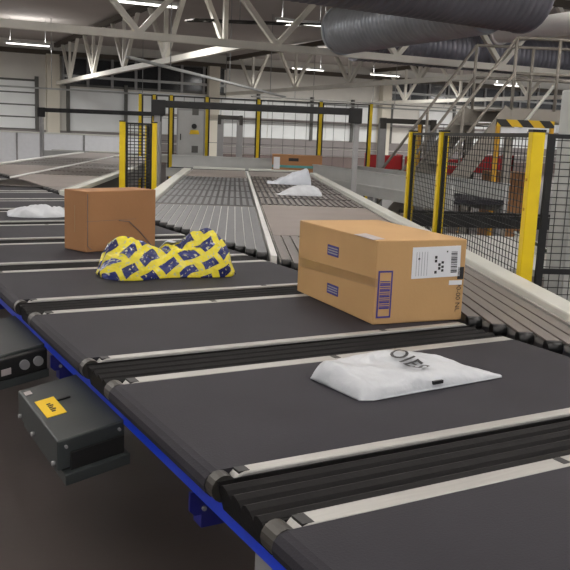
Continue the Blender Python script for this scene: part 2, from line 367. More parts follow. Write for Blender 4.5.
what = {-2: 'empty black belt carrier under the camera, below the bottom edge', -1: 'empty black belt carrier, nearest one in the bottom right corner', 0: 'black belt carrier with the flat white mailing bag on it', 1: 'black belt carrier with the big taped cardboard box on it',
        2: 'black belt carrier with the yellow and blue printed bag on it', 3: 'black belt carrier with the plain brown box on it', 4: 'empty black belt carrier just behind the plain brown box', 5: 'black belt carrier with the small crumpled white bag on it', 6: 'first empty black belt carrier behind the crumpled white bag'}
for k in range(-2, 17):
    lb = what.get(k) or ('%s empty black belt carrier behind the crumpled white bag' % ('second', 'third', 'fourth', 'fifth', 'sixth', 'seventh', 'eighth', 'ninth', 'tenth', 'last')[k - 7])
    o = thing('belt_carrier', lb, 'carrier', sorter_loc(XM, Y0 + k * PITCH, ZT), SA, 'cross-belt carriers')
    for nm in ('belt', 'near_edge_strip', 'far_edge_strip', 'end_cap0', 'end_cap1', 'notch0', 'notch1', 'notch2', 'notch3', 'bellows', 'undercarriage'):
        link(nm.replace('near_', '').replace('far_', '').rstrip('0123'), CM[nm], o, .003 if 'strip' in nm else 0)
# blue frame below the carriers
fr = thing('sorter_frame', 'bright blue steel frame carrying the sorter carriers', 'frame', sorter_loc(0, 0, 0), SA)
ys, ye = -1.2, 15.2
MB().box((.637, ys, .986), (.665, ye, 1.04)).obj('side_rail', 'blue_steel', fr)
MB().box((1.82, ys, .985), (1.845, ye, 1.035)).obj('side_rail', 'blue_steel', fr)
MB().box((1.10, ys, .86), (1.39, ye, .945)).obj('centre_beam', 'navy_steel', fr)
for k in range(-2, 12):
    y = 1.445 + 1.115 * k
    MB().prism([(.630, .945), (.641, .934), (.715, .934), (.726, .945), (.726, .985), (.630, .985)], lambda a, b, e: (a, y + e * .008, b)).obj('bracket_plate', 'navy_steel', fr)
    for dx, dz in ((.652, .99), (.66, .948), (.70, .948)): MB().tube((dx, y - .006, dz), (dx, y, dz), .005, 8).obj('bolt', 'grey_leg', fr)
    MB().box((.66, y + .010, .90), (1.84, y + .05, .955)).obj('cross_beam', 'navy_steel', fr)
for y in (1.155, 4.5, 7.8, 11.2, 14.4):
    for x in (.642, 1.80):
        MB().box((x, y - .03, 0), (x + .045, y + .03, .996)).box((x - .03, y - .06, 0), (x + .08, y + .06, .012)).obj('leg', 'grey_leg', fr)
# control boxes hung on the outside of the frame
def control_box(y0, y1, label, lab):
    o = thing('control_box', label, 'control box', sorter_loc(.475, y0, 0), SA, 'control boxes on the sorter frame')
    L = y1 - y0; 
    def P(x, y, dz): return (x, y, .965 + x * .19 + dz)         # lid falls towards the aisle
    def slab(x0, x1, ya, yb, d0, d1, mb=None):
        mb = mb or MB(); n = len(mb.v)
        mb.v += [P(x, y, d) for d in (d0, d1) for y in (ya, yb) for x in (x0, x1)]
        mb.f += [tuple(n + i for i in q) for q in ((0, 2, 3, 1), (4, 5, 7, 6), (0, 1, 5, 4), (2, 6, 7, 3), (0, 4, 6, 2), (1, 3, 7, 5))]; return mb
    slab(0, .165, 0, L, -.075, 0).obj('lid', 'dark_case', o, .004)
    slab(.012, .17, -.028, L - .01, -.105, -.078).obj('tray', 'dark_case', o, .002)
    slab(.03, .16, -.01, -.0005, -.078, -.035).obj('front_recess', 'black', o)
    for y in (.02, L * .55, L - .04):
        a = P(-.001, y, -.06); MB().tube((a[0] - .008, a[1], a[2]), (a[0] + .002, a[1], a[2]), .006, 8).obj('screw', 'grey_leg', o)
    for x in (.02, .15):
        a = P(x, -.001, -.018); MB().tube((a[0], a[1] - .006, a[2]), (a[0], a[1] + .002, a[2]), .004, 8).obj('screw', 'grey_leg', o)
    if lab:
        slab(.016, .066, L * .38, L * .70, 0, .0014).obj('warning_label', 'yellow_sign', o)
        g = MB()
        for i in range(5): slab(.036, .046 + (i % 2) * .004, L * .45 + i * .014, L * .45 + i * .014 + .008, .0014, .0022, g)
        g.obj('label_print', 'ink_black', o)
        slab(.008, .026, L - .06, L - .03, 0, .0014).obj('sticker', 'label_grey', o)
        slab(.0665, .10, L * .60, L * .62, 0, .004).obj('cable', 'black', o)
    else:
        for x in (.092, .135):
            a = P(x, -.029, -.09 + .048); MB().tube((a[0], a[1] - .006, a[2]), (a[0], a[1] + .03, a[2]), .016, 20).obj('round_plug', 'grey_leg', o)
        slab(.02, .05, -.031, -.027, -.060, -.040).obj('sticker', 'label_grey', o)
        slab(0, .165, -.027, 0, -.078, -.008).obj('front_plate', 'black', o, .004)
    MB().beam(P(.12, L * .4, -.09), (.20, L * .4, .955), .02, .05).obj('hanger', 'black', o)
control_box(1.875, 2.30, 'dark grey control box with a yellow warning label hanging beside the sorter', True)
control_box(2.67, 3.12, 'dark grey control box with two round plugs at the left edge', False)
# ------------------------------------------------------------------ induction conveyors (world frame: X across the lane, Y along it)
CS, SN = math.cos(SA), math.sin(SA)
def u_end(wv, xs=1.942): return (xs - wv * CS) / SN
SP = .0533
def induction(label, w0, w1, u_strip, u_plain, u_rows, u_far, fine=True, rail_l=None, rail_r=None, divider=None, sm='strip', bz=.012, rail_u=None):
    base = Vector(((w0 + w1) / 2, (u_strip + u_far) / 2, 0)); o = thing('induction_conveyor', label, 'conveyor', base, 0, 'induction conveyors')
    X = lambda x: x - base.x; Y = lambda y: y - base.y
    n = round((w1 - w0) / SP); sp = (w1 - w0) / n; zt = ZT + .016
    allm = MB(); rl = MB()
    for i in range(n):
        gp = .0028 if bz < .01 else .0045; a = w0 + i * sp + gp; b = w0 + (i + 1) * sp - gp
        ue = u_end((a + b) / 2)
        t = allm if not fine else MB(); t.box((X(a), Y(ue), zt - .008), (X(b), Y(u_strip - .02), zt))
        r_ = rl if not fine else MB(); r_.tube((X(a - .002), Y(ue), zt - .023), (X(b + .002), Y(ue), zt - .023), .0232, 10)
        if fine: t.obj('strip_belt', sm, o); r_.obj('end_roller', 'rubber', o)
    if not fine: stuff(allm.obj('strip_belts', 'strip', o)); stuff(rl.obj('end_rollers', 'rubber', o))
    bd = MB(); k = len(bd.v)
    poly = [(w0, u_end(w0) + .05), (w1, u_end(w1) + .05), (w1, u_far), (w0, u_far)]
    bd.prism([(X(a), Y(b)) for a, b in poly], lambda a, b, e: (a, b, zt - .03 + e * (.03 - bz))); bd.obj('slider_bed', 'alu_bright' if bz < .01 else 'bed', o)
    fb = MB(); poly2 = [(w0 + .01, u_end(w0) + .16), (w1 - .01, u_end(w1) + .16), (w1 - .01, u_far), (w0 + .01, u_far)]
    fb.prism([(X(a), Y(b)) for a, b in poly2], lambda a, b, e: (a, b, .86 + e * (zt - .03 - .86))); fb.obj('frame', 'mid_grey' if fine else 'wall_dark', o)
    if u_plain > u_strip: MB().box((X(w0 + .005), Y(u_strip), zt - .012), (X(w1 - .005), Y(u_plain - .03), zt)).obj('feed_belt', 'feed_belt', o, .004)
    # rows of short narrow belts
    nr = max(1, round((u_rows - u_plain) / .8)); dr_ = (u_rows - u_plain) / nr
    MB().box((X(w0), Y(u_plain), zt - .012), (X(w1), Y(u_rows), zt - min(.009, bz - .0015))).obj('dark_bed', 'bed_dark', o)
    for j in range(nr):
        m_ = MB(); a0 = u_plain + j * dr_ + .05; a1 = u_plain + (j + 1) * dr_ - .05
        for i in range(n):
            a = w0 + i * sp + .011; b = w0 + (i + 1) * sp - .011
            m_.box((X(a), Y(a0), zt - .008), (X(b), Y(a1), zt))
        stuff(m_.obj('short_belt_row', sm, o))
    MB().box((X(w0 + .005), Y(u_rows + .04), zt - .012), (X(w1 - .005), Y(u_far - .15), zt)).obj('feed_belt', 'feed_belt', o, .004)
    MB().box((X(w0), Y(u_far - .13), zt - .012), (X(w1), Y(u_far - .03), zt + .003)).obj('end_bar', 'black', o)
    MB().box((X(w0), Y(u_far - .02), zt - .06), (X(w1), Y(u_far + .12), zt + .03)).obj('end_frame', 'white_rail', o, .006)
    def rail(a, b, z1, nm='side_rail'):
        MB().box((X(a), Y(max(u_end(a), u_end(b)) - .02), ZT - (.14 if fine else .03)), (X(b), Y(rail_u or u_far - .6), ZT + z1)).obj(nm, 'white_rail', o, .008)
    if rail_l: rail(rail_l[0], rail_l[1], .05 if fine else .03)
    if rail_r:
        rail(rail_r[0], rail_r[1], .05 if fine else .02)
        MB().box((X(rail_r[0] - .012), Y(u_end(rail_r[0])), ZT + .0), (X(rail_r[0] - .0005), Y(rail_u or u_far - .6), ZT + .022)).obj('rail_lip', 'alu', o)
    if divider: MB().box((X(divider[0]), Y(u_end(divider[1]) - .01), zt - .06), (X(divider[1]), Y(u_far - .2), zt + .006)).obj('divider_strip', 'alu_bright', o)
    for yy in (u_end(w0) + .6, u_strip + 1.2, u_far - .8):
        for xx in (w0 + .08, w1 - .14): MB().box((X(xx), Y(yy), 0), (X(xx + .06), Y(yy + .06), .86)).box((X(xx - .02), Y(yy - .02), 0), (X(xx + .08), Y(yy + .08), .012)).obj('leg', 'grey_leg', o)
    return o
induction('left lane of the nearer induction, narrow grey strip belts between pale rail and divider', -.62, .18, 6.68, 6.72, 10.9, 13.0, True, rail_l=(-.73, -.622), divider=(.192, .222), sm='strip_blue', bz=.004)
induction('right lane of the nearer induction, along the long pale rail behind the big box', .235, 1.115, 4.85, 6.95, 11.4, 13.0, True, rail_r=(1.13, 1.225))
induction('left lane of the far induction at the left edge of the picture', -3.25, -2.42, 9.9, 12.2, 15.5, 19.2, False, rail_l=(-3.38, -3.252), divider=(-2.4185, -2.3665))
induction('right lane of the far induction, behind the plain brown box', -2.365, -1.56, 8.1, 10.1, 13.5, 16.85, False, rail_r=(-1.545, -1.455), rail_u=13.0)

# ------------------------------------------------------------------ parcels
def plane_px(o_loc, rz, axis, val, px, py):
    """pixel -> local point of a thing on its local plane axis=val"""
    Mi = (Matrix.Translation(o_loc) @ rotm(rz)).inverted(); c = Mi @ CP; d = Mi.to_3x3() @ ray(px, py)
    k = (val - c[axis]) / d[axis]; return c + d * k
def quad(pts, nrm, m, name, parent, th=.0012):
    mb = MB(); n = Vector(nrm) * th; k = len(pts)
    mb.v = [tuple(Vector(p) + n * e) for e in (.15, 1) for p in pts]
    mb.f = [tuple(range(k))[::-1], tuple(range(k, 2 * k))] + [(i, (i + 1) % k, k + (i + 1) % k, k + i) for i in range(k)]
    return mb.obj(name, m, parent)
def text_mesh(txt, size, bold=0):
    cu = bpy.data.curves.new('lettering', 'FONT'); cu.body = txt; cu.size = size; cu.align_x = 'CENTER'; cu.align_y = 'CENTER'; cu.resolution_u = 3; cu.offset = bold; cu.space_character = 1.08 if bold else 1
    ob = bpy.data.objects.new('lettering', cu); C.objects.link(ob); dg = bpy.context.evaluated_depsgraph_get()
    me = bpy.data.meshes.new_from_object(ob.evaluated_get(dg)); bpy.data.objects.remove(ob); bpy.data.curves.remove(cu); return me
def carton(name, W, D, H, m, o, seam=True):
    """closed box shell: faces, slightly open flap seams on top"""
    b = MB().box((0, 0, 0), (W, D, H)).obj(name, m, o, .004); return b
# big taped box
ang = SA + R(-6); loc = sorter_loc(1.566, 2.150, ZT + .001); Wb, Lb, Hb = .345, .60, .276
o = thing('cardboard_box', 'big tan cardboard box with taped side and white shipping label on the sorter', 'box', loc, ang, 'parcels')
carton('carton', Wb, Lb, Hb, 'card', o)
P = lambda ax, v, x, y: plane_px(loc, ang, ax, v, x, y)
quad([P(0, 0, 300, 257), P(0, 0, 300, 266), Vector((0, .001, P(0, 0, 371, 286).z)), Vector((0, .001, P(0, 0, 371, 277).z))][::-1], (-1, 0, 0), 'tape', 'packing_tape', o)
tz0 = P(0, 0, 371, 286).z; tz1 = P(0, 0, 371, 277).z
MB().box((.0, -.0010, tz0), (.035, -.0001, tz1)).obj('packing_tape', 'tape', o)
for (x0, x1, y0, y1) in ((328, 338.5, 244, 258), (327.5, 338, 282.5, 297)):
    a = P(0, 0, x0, y0); b = P(0, 0, x1, y1); q0, q1 = sorted((a.y, b.y)); z0, z1 = sorted((a.z, b.z))
    pl = MB().box((-.0012, q0, z0), (-.0002, q1, z1)).obj('printed_mark', 'ink_blue', o)
    zz = z1 - z0
    for i in range(3): MB().box((-.0018, q0 + .006, z0 + zz * (.2 + .24 * i)), (-.0011, q1 - .006, z0 + zz * (.32 + .24 * i))).obj('print_line', 'ink_grey', pl)
quad([P(2, Hb, *q) for q in ((354, 234.6), (373, 240), (385, 239.2), (366, 233.6))], (0, 0, 1), 'label_grey', 'printed_label', o)
a, b = P(1, 0, 378.5, 271), P(1, 0, 390, 317.5)
x0, x1, z0, z1 = a.x, b.x, b.z, a.z
lb = MB().box((x0, -.0012, z0), (x1, -.0002, z1)).obj('barcode_frame', 'ink_blue', o)
MB().box((x0 + .006, -.0017, z0 + .006), (x1 - .006, -.0011, z1 - .006)).obj('barcode_ground', 'card', lb)
g = MB(); n = 15
for i in range(n):
    zz = z0 + .030 + (z1 - z0 - .06) * i / n; g.box((x0 + .008, -.0022, zz), (x1 - .008, -.0016, zz + (.003 if i % 3 else .0055)))
stuff(g.obj('barcode_bars', 'ink_blue', lb))
# white shipping label
qs = [P(1, 0, *q) for q in ((413, 247.5), (461, 245.5), (459.5, 276), (411, 279))]
wlb = quad(qs, (0, -1, 0), 'label_white', 'shipping_label', o)
def lab(u, v):  # label-fraction -> local x,z
    t = qs[0].lerp(qs[1], u); d = qs[3].lerp(qs[2], u); c = t.lerp(d, v); return c
def lbar(g, u0, u1, v0, v1, y=-.0017):
    a, b, c, d = lab(u0, v0), lab(u1, v0), lab(u1, v1), lab(u0, v1); k = len(g.v)
    g.v += [(p.x, y, p.z) for p in (a, b, c, d)]; g.f.append((k, k + 1, k + 2, k + 3))
g = MB(); random.seed(3)
v = .18
while v < .86:
    h_ = random.choice((.012, .02, .035)); lbar(g, .80, .93, v, v + h_); v += h_ + random.choice((.015, .02, .03))
for i in range(5):
    lbar(g, .46 + .075 * (i // 2 % 2) + .0, .51 + .075 * (i // 2 % 2), .30 + .12 * i, .39 + .12 * i)
for v0 in (.48, .62, .74): lbar(g, .60, .65, v0, v0 + .08)
lbar(g, .12, .155, .34, .40); lbar(g, .70, .73, .15, .20)
stuff(g.obj('label_print', 'ink_black', wlb))
g = MB()
for i in range(5): lbar(g, .08 + .055 * i, .09 + .055 * i, .15, .92)
stuff(g.obj('label_small_print', 'ink_grey', wlb))
a, b = P(1, 0, 449, 280.5), P(1, 0, 461.5, 284.5); MB().box((a.x, -.0012, b.z), (b.x, -.0002, a.z)).obj('paper_tag', 'label_white', o)
a, b = P(1, 0, 458, 267), P(1, 0, 463, 279); MB().box((a.x, -.0012, b.z), (min(b.x, Wb - .002), -.0002, a.z)).obj('black_print', 'ink_black', o)
me = text_mesh('90-00 NL', .026); c = P(1, 0, 457.5, 297)
for vv in me.vertices: x, y = vv.co.x, vv.co.y; vv.co = Vector((c.x + y, -.0010, c.z - x))
me.materials.append(M['ink_black']); link('lettering', me, o)
# plain brown box
ang = SA + R(19); loc = sorter_loc(1.134, 3.905, ZT + .001)
o = thing('cardboard_box', 'plain brown cardboard box with a creased front beside the printed bag', 'box', loc, ang, 'parcels'); Wb, Lb, Hb = .425, .18, .292
carton('carton', Wb, Lb, Hb, 'card_dark', o)
P = lambda ax, v, x, y: plane_px(loc, ang, ax, v, x, y)
cr = MB(); pts = [P(1, 0, *q) for q in ((119, 220.5), (129, 221.5), (140, 232), (152, 246.5))]
for a, b in zip(pts, pts[1:]): cr.beam((a.x, -.0015, a.z), (b.x, -.0015, b.z), .004, .006, (0, 1, 0))
cr.obj('flap_crease_shade', 'wall_brown', o)  # shade of the fold drawn as dark bars on the flat front
MB().beam((.008, -.001, Hb - .012), (.008, -.001, .03), .003, .004, (0, 1, 0)).beam((.008, -.001, .03), (.03, -.001, .012), .003, .004, (0, 1, 0)).obj('corner_crease_shade', 'wall_brown', o)  # dark lines stand in for shade along the corner fold
MB().box((-.0012, .088, .09), (-.0002, .093, .22)).obj('faint_print', 'tape', o)
MB().box((.0, -.0006, .148), (.30, -.0001, .1495)).obj('flap_seam', 'wall_brown', o)
# bags
def bag(name, label, loc, rz, L, Hf, Wf, m, seed, nx=56, ny=36, wr=.006, Cf=lambda a: 0, pw=2.4, shape=.62, uvs=1.0, wsc=14):
    o = thing(name, label, 'bag', loc, rz, 'parcels'); vs = []; fs = []; uv = []
    def top(a, b):
        y = b * Wf(a) + Cf(a); x = a * L / 2
        e = max(0, 1 - abs(b) ** pw) ** shape
        z = Hf(a, b) * e
        nz = noise.fractal(Vector((x * wsc, y * wsc, seed * 3.1)), 1.0, 2.0, 3) + .6 * (abs(noise.noise(Vector((x * wsc * .8 + y * wsc * .5, y * wsc * .3 - x * 3, seed * 7.7)))) * 2 - .6)
        return Vector((x + e * .3 * wr * noise.noise(Vector((y * 30, x * 30, seed))), y, max(.003, z + wr * nz * min(1, e * 1.6))))
    for i in range(nx + 1):
        for j in range(ny + 1):
            b = math.sin((-1 + 2 * j / ny) * math.pi / 2); a = -1 + 2 * i / nx
            p_ = top(a, b); arc = 0 if j == 0 else arc + (p_ - vs[-1]).length
            vs.append(p_); uv.append((a * L / 2 * uvs, arc * uvs))
    nb = len(vs)
    for i in range(nx + 1):
        for j in range(ny + 1): v_ = vs[i * (ny + 1) + j]; vs.append(Vector((v_.x, v_.y, 0.0)))
    for i in range(nx):
        for j in range(ny):
            q = [i * (ny + 1) + j, (i + 1) * (ny + 1) + j, (i + 1) * (ny + 1) + j + 1, i * (ny + 1) + j + 1]
            fs.append(q); fs.append([nb + k for k in q[::-1]])
    ring = [i * (ny + 1) for i in range(nx + 1)] + [nx * (ny + 1) + j for j in range(1, ny + 1)] + [i * (ny + 1) + ny for i in range(nx - 1, -1, -1)] + [j for j in range(ny - 1, 0, -1)]
    for i in range(len(ring)): a, b = ring[i], ring[(i + 1) % len(ring)]; fs.append([a, nb + a, nb + b, b])
    me = bpy.data.meshes.new('film'); me.from_pydata([tuple(v) for v in vs], [], fs)
    ul = me.uv_layers.new(name='UVMap')
    for lp in me.loops: ul.data[lp.index].uv = uv[lp.vertex_index % nb]
    bm = bmesh.new(); bm.from_mesh(me); bmesh.ops.recalc_face_normals(bm, faces=bm.faces); bm.to_mesh(me); bm.free()
    me.polygons.foreach_set('use_smooth', [True] * len(me.polygons)); me.materials.append(M[m]); link('film', me, o); return o, top
# flat white mailing bag with black lettering
def Wf_mail(a): return .112 * (1 if a < .35 else max(.06, 1 - ((a - .35) / .65) ** 1.25 * .94)) * (1 if a > -.85 else 1 - ((-.85 - a) / .15) ** 1.5 * .12)
def Hf(a, b): return (.046 + .008 * b + .004 * math.sin(7 * a + 4 * b)) * (1 if a < .1 else 1 - .92 * ((a - .1) / .9) ** 1.5) * (1 if a > -.86 else .15 + .85 * max(0, (1 - ((-.86 - a) / .14) ** 1.6)) ** .7)
Wf = Wf_mail
CfW = lambda a: .010 - (.112 - Wf_mail(a)) * (a > 0)
o, top = bag('mailing_bag', 'flat white mailing bag with black lettering, on the nearest loaded carrier', sorter_loc(1.300, 1.615, ZT + .001), SA + R(4), .46, Hf, Wf, 'poly_white', 1, nx=90, ny=60, wr=.0055, Cf=CfW, pw=8, shape=.6, wsc=15)
me = text_mesh("'OIES", .070, .0012)
bm = bmesh.new(); bm.from_mesh(me); bmesh.ops.triangulate(bm, faces=bm.faces); bmesh.ops.subdivide_edges(bm, edges=bm.edges, cuts=5, use_grid_fill=True)
for vv in bm.verts:
    lx, ly = vv.co.y - .010, -vv.co.x * .76 + .004       # lines run from the far edge towards the near edge
    a = lx / .23; b = max(-.97, min(.97, (ly - CfW(a)) / Wf(a))); t = top(a, b); vv.co = Vector((t.x, t.y, t.z + .0075))
bm.to_mesh(me); bm.free(); me.materials.append(M['ink_black']); link('lettering', me, o)
mk = top(.0, -.995); MB().box((mk.x - .014, mk.y - .003, .014), (mk.x + .018, mk.y + .004, .022)).obj('small_print', 'ink_black', o)
# yellow / blue printed film bag
def bump(a, c, w_): return math.exp(-((a - c) / w_) ** 2)
def Hf(a, b): return (.150 * bump(a, -.64, .40) + .070 * bump(a, .05, .4) + .155 * bump(a, .64, .46) + .006) * (1 if abs(a) < .78 else max(.25, 1 - ((abs(a) - .78) / .22) ** 2 * .75)) * (1 + .10 * math.sin(9 * b + 5 * a))
def Wf(a): return (.10 + .045 * bump(a, -.6, .4) + .035 * bump(a, .6, .4)) * (1 if abs(a) < .8 else 1 - ((abs(a) - .8) / .2) ** 2 * .45)
o, top = bag('printed_bag', 'crumpled yellow plastic bag printed with dark blue blocks', sorter_loc(1.292, 3.255, ZT + .001), SA + R(-5), .575, Hf, Wf, 'printed_film', 5, nx=96, ny=64, wr=.021, pw=2.0, shape=.5, wsc=12)
mb = MB(); n = 8                                     # white inner film showing where the bag is folded open
for i in range(n + 1):
    for j in range(5):
        a = -.10 + .30 * i / n; b = .10 + .5 * j / 4; t = top(a, b); mb.v.append((t.x, t.y, t.z + .004 + .022 * math.sin(math.pi * i / n) * math.sin(math.pi * (j + .5) / 5)))
for i in range(n):
    for j in range(4): mb.sm.add(len(mb.f)); k = i * 5 + j; mb.f.append((k, k + 1, k + 6, k + 5))
mb.obj('white_lining', 'poly_white', o)
# crumpled white bag on a far carrier
def Hf(a, b): return .066 * (1 - .70 * abs(a) ** 2.4) + .012 * math.sin(a * 8 + 3 * b + 1)
def Wf(a): return .13 * (1 - .72 * abs(a) ** 2.4)
bag('mailing_bag', 'crumpled white plastic bag lying alone on a far carrier left of the brown box', sorter_loc(1.300, 5.58, ZT + .001), SA + R(-6), .385, Hf, Wf, 'poly_white', 9, wr=.015, wsc=15)
# two bags on the induction
def Hf(a, b): return .015 + .20 * (max(0, (a + 1) / 2)) ** 1.1 * (1 if a < .8 else 1 - ((a - .8) / .2) ** 2 * .55)
def Wf(a): return .05 + .13 * max(0, (a + 1.05) / 2) ** .6
bag('mailing_bag', 'grey-white wedge-shaped bag with a raised corner, farther of two on the induction', atz(288, 184, ZT + .018), R(3), .50, Hf, Wf, 'poly_grey', 12, wr=.02, wsc=11)
def Hf(a, b): return .095 * (1 - .6 * abs(a - .3) ** 2.0) * (1 if abs(a) < .9 else .75)
def Wf(a): return .12 * (1 - .5 * max(0, -a) ** 2)
bag('mailing_bag', 'white pillow-shaped bag, nearer of two on the induction', atz(298.5, 195, ZT + .018), R(4), .42, Hf, Wf, 'poly_white', 15, wr=.013, wsc=12)
# ------------------------------------------------------------------ belt conveyors around the inductions
def conveyor(label, p, q, wd, z, guard=.17, below=.12, gm='pale_grey', bm_='belt', group='feed conveyors', legs=True, open_near=False):
    p = Vector((p[0], p[1], 0)); q = Vector((q[0], q[1], 0)); L = (q - p).length; rz = math.atan2(q.y - p.y, q.x - p.x)
    o = thing('belt_conveyor', label, 'conveyor', p, rz, group)
    MB().box((0, -wd / 2 + .03, z - .05), (L, wd / 2 - .03, z)).obj('belt', bm_, o)
    for s_ in (-1, 1):
        y0 = s_ * wd / 2; guard_ = .012 if (open_near and s_ < 0) else guard; MB().box((0, y0 - .025, z - below), (L, y0 + .025, z + guard_)).box((0, y0 - .04, z + guard_ - .02), (L, y0 + .04, z + guard_)).box((0, y0 - .035, z - .01), (L, y0 + .035, z + .01)).obj('side_guard', gm, o)
    if legs:
        n = max(2, int(L / 1.6) + 1)
        for i in range(n):
            x = .1 + (L - .26) * i / (n - 1)
            for s_ in (-1, 1): MB().box((x, s_ * wd / 2 - .03, 0), (x + .06, s_ * wd / 2 + .03, z - below)).obj('leg', 'grey_leg', o)
    return o
conveyor('pale grey feed conveyor crossing behind the nearer induction', (-1.05, 13.85), (1.25, 13.75), .8, 1.08, .20, open_near=True)
conveyor('pale grey feed conveyor running out to the right behind the yellow fence', (1.6, 13.2), (2.75, 9.2), .7, 1.06, .19, .14)
conveyor('black narrow conveyor behind the mesh fence, lower right', (1.80, 8.68), (4.6, 8.78), .36, .92, .03, .1, 'black', 'brown_rail')
conveyor('white-edged conveyor low behind the mesh fence at the right', (2.02, 6.05), (2.40, 8.2), .9, .78, .06, .08, 'white_rail', 'pale_grey')
conveyor('pale grey conveyor at the far end of the left induction', (-4.4, 20.3), (-1.4, 20.2), .8, 1.05, .05)
# long cardboard box at the end of the induction
c = atz(272, 170.5, 1.13); loc = Vector((c.x, 13.35 + .08, 1.081))
loc = aty(272, 170.5, 13.50); loc.z = 1.081
o = thing('cardboard_box', 'long low cardboard box with teal tape at the far end of the induction', 'box', loc, R(-2), 'parcels')
carton('carton', .80, .36, .29, 'card_dark', o)
MB().box((0, -.0015, .085), (.80, -.0002, .125)).obj('teal_tape', 'teal', o); MB().box((.02, -.002, .06), (.12, -.0003, .25)).obj('shipping_label', 'label_white', o)
MB().box((.26, -.002, .19), (.42, -.0003, .24)).obj('printed_mark', 'ink_black', o)
# ------------------------------------------------------------------ scanner gantries
def gantry(label, p, q, z, leg_r=.03, beam_h=.075, box=.15, legs=(1, 1), zb=0, m='black'):
    p, q = Vector((p[0], p[1], 0)), Vector((q[0], q[1], 0)); L = (q - p).length; rz = math.atan2(q.y - p.y, q.x - p.x)
    o = thing('scanner_gantry', label, 'gantry', p, rz, 'scanner gantries')
    MB().box((0, -.05, z - beam_h), (L, .05, z)).obj('cross_beam', m, o, .004)
    for x0 in (0, L - box): MB().box((x0, -.07, z - beam_h - .09), (x0 + box, -.051, z + .005)).obj('end_box', m, o, .004)
    for i, x in enumerate((.05, L - .05)):
        if legs[i]: MB().box((x - leg_r, -leg_r, 0), (x + leg_r, leg_r, z - beam_h)).box((x - leg_r - .04, -leg_r - .04, 0), (x + leg_r + .04, leg_r + .04, .015)).obj('leg', 'mid_grey', o)
    return o
gantry('black-topped scanner gantry spanning the nearer induction', (-.92, 9.6), (1.42, 9.5), 2.01)
gantry('black-topped scanner gantry spanning the far induction at the left', (-3.62, 16.0), (-1.30, 15.4), 1.99)
a = aty(380, 118, 13.9); b = aty(436, 120, 13.9); gantry('dark-topped gantry with grey posts right of centre, beside the yellow fence', (a.x, 13.9), (b.x, 13.9), a.z, .06, .08, .1, m='tray')
a = aty(218, 115, 14.9); b = aty(243, 116, 14.9); gantry('small dark-topped gantry behind the nearer scanner gantry', (a.x, 14.9), (b.x, 14.9), a.z, .055, .07, .06, m='tray')
# ------------------------------------------------------------------ mesh fences with yellow posts
def fence(label, pts, z, posts=True, mesh=(.05, .033), col='yellow', pw=.06, zb=.12, midbar=None, wire=.0022):
    base = Vector((pts[0][0], pts[0][1], 0)); o = thing('safety_fence', label, 'fence', base, 0, 'safety fences')
    for i, (x, y, has) in enumerate(pts):
        if has:
            pt = MB().box((x - base.x - pw / 2, y - base.y - pw / 2, 0), (x - base.x + pw / 2, y - base.y + pw / 2, z)).obj('post', col, o, .004)
            MB().box((x - base.x - pw / 2 - .03, y - base.y - pw / 2 - .03, 0), (x - base.x + pw / 2 + .03, y - base.y + pw / 2 + .03, .012)).obj('foot_plate', col, pt)
            MB().box((x - base.x - pw / 2 - .002, y - base.y - pw / 2 - .002, z), (x - base.x + pw / 2 + .002, y - base.y + pw / 2 + .002, z + .012)).obj('cap', 'black', pt)
            for zz in (z - .22, z - .36, z - .95): MB().tube((x - base.x - pw / 2 - .004, y - base.y, zz), (x - base.x - pw / 2, y - base.y, zz), .008, 8).obj('bolt', 'amber', pt)
    for (x0, y0, _), (x1, y1, _) in zip(pts, pts[1:]):
        p = Vector((x0, y0, 0)) - base; q = Vector((x1, y1, 0)) - base; d = (q - p).normalized(); p = p + d * (pw / 2 + .014); q = q - d * (pw / 2 + .014); L = (q - p).length
        f = MB(); Z = Vector((0, 0, 1))
        for a in (p, q): f.beam(a + Z * zb, a + Z * (z - .005), .022, .032, d)
        f.beam(p + Z * zb, q + Z * zb, .02, .025); f.beam(p + Z * (z - .015), q + Z * (z - .015), .02, .02)
        if midbar: f.beam(p + Z * midbar, q + Z * midbar, .02, .025)
        f.obj('panel_frame', 'black', o)
        w_ = MB(); n = int(L / mesh[0])
        for k in range(1, n): c = p + d * (L * k / n); w_.tube(c + Z * zb, c + Z * (z - .02), wire, 4, cap=False)
        n = int((z - zb) / mesh[1]); off = d.cross(Z) * wire * 2
        for k in range(1, n): hz = zb + (z - zb) * k / n; w_.tube(p + off + Z * hz, q + off + Z * hz, wire, 4, cap=False)
        stuff(w_.obj('wire_mesh', 'black', o))
    return o
FW = 1.405
pp = [atx(px, py, FW).y for px, py in ((530.5, 205), (441, 180), (410.5, 175))]
fence('yellow-posted black mesh fence along the right side of the nearer induction', [(FW, pp[0], 1), (FW, pp[1], 1), (FW, pp[2], 1)], 1.755)
fence('black mesh fence panel at the right edge beside the nearest yellow post', [(FW + .035, pp[0] + .02, 0), (2.75, pp[0] + .02, 1)], 1.755, midbar=1.10)
a = aty(122.5, 150, 8.95); b = aty(154, 150, 9.2)
fence('short dark mesh fence between two yellow posts, between the two inductions', [(a.x, 8.95, 1), (b.x, 9.2, 1)], 1.755, wire=.004)
fence('dark mesh fence running back from the short yellow-posted fence', [(b.x - .09, 9.5, 0), (b.x - .42, 12.6, 1)], 1.755, wire=.004)
far = [aty(px, 130, 17.2) for px in (140, 154, 171, 206.5, 258, 320, 370)]
fence('far row of tall yellow posts with dark mesh behind the feed conveyor', [(v_.x, 17.2, 1) for v_ in far], 2.36, mesh=(.2, .4), wire=.004)
a = aty(408, 140, 15.5); b = aty(466, 150, 15.5); c_ = aty(497, 150, 15.5)
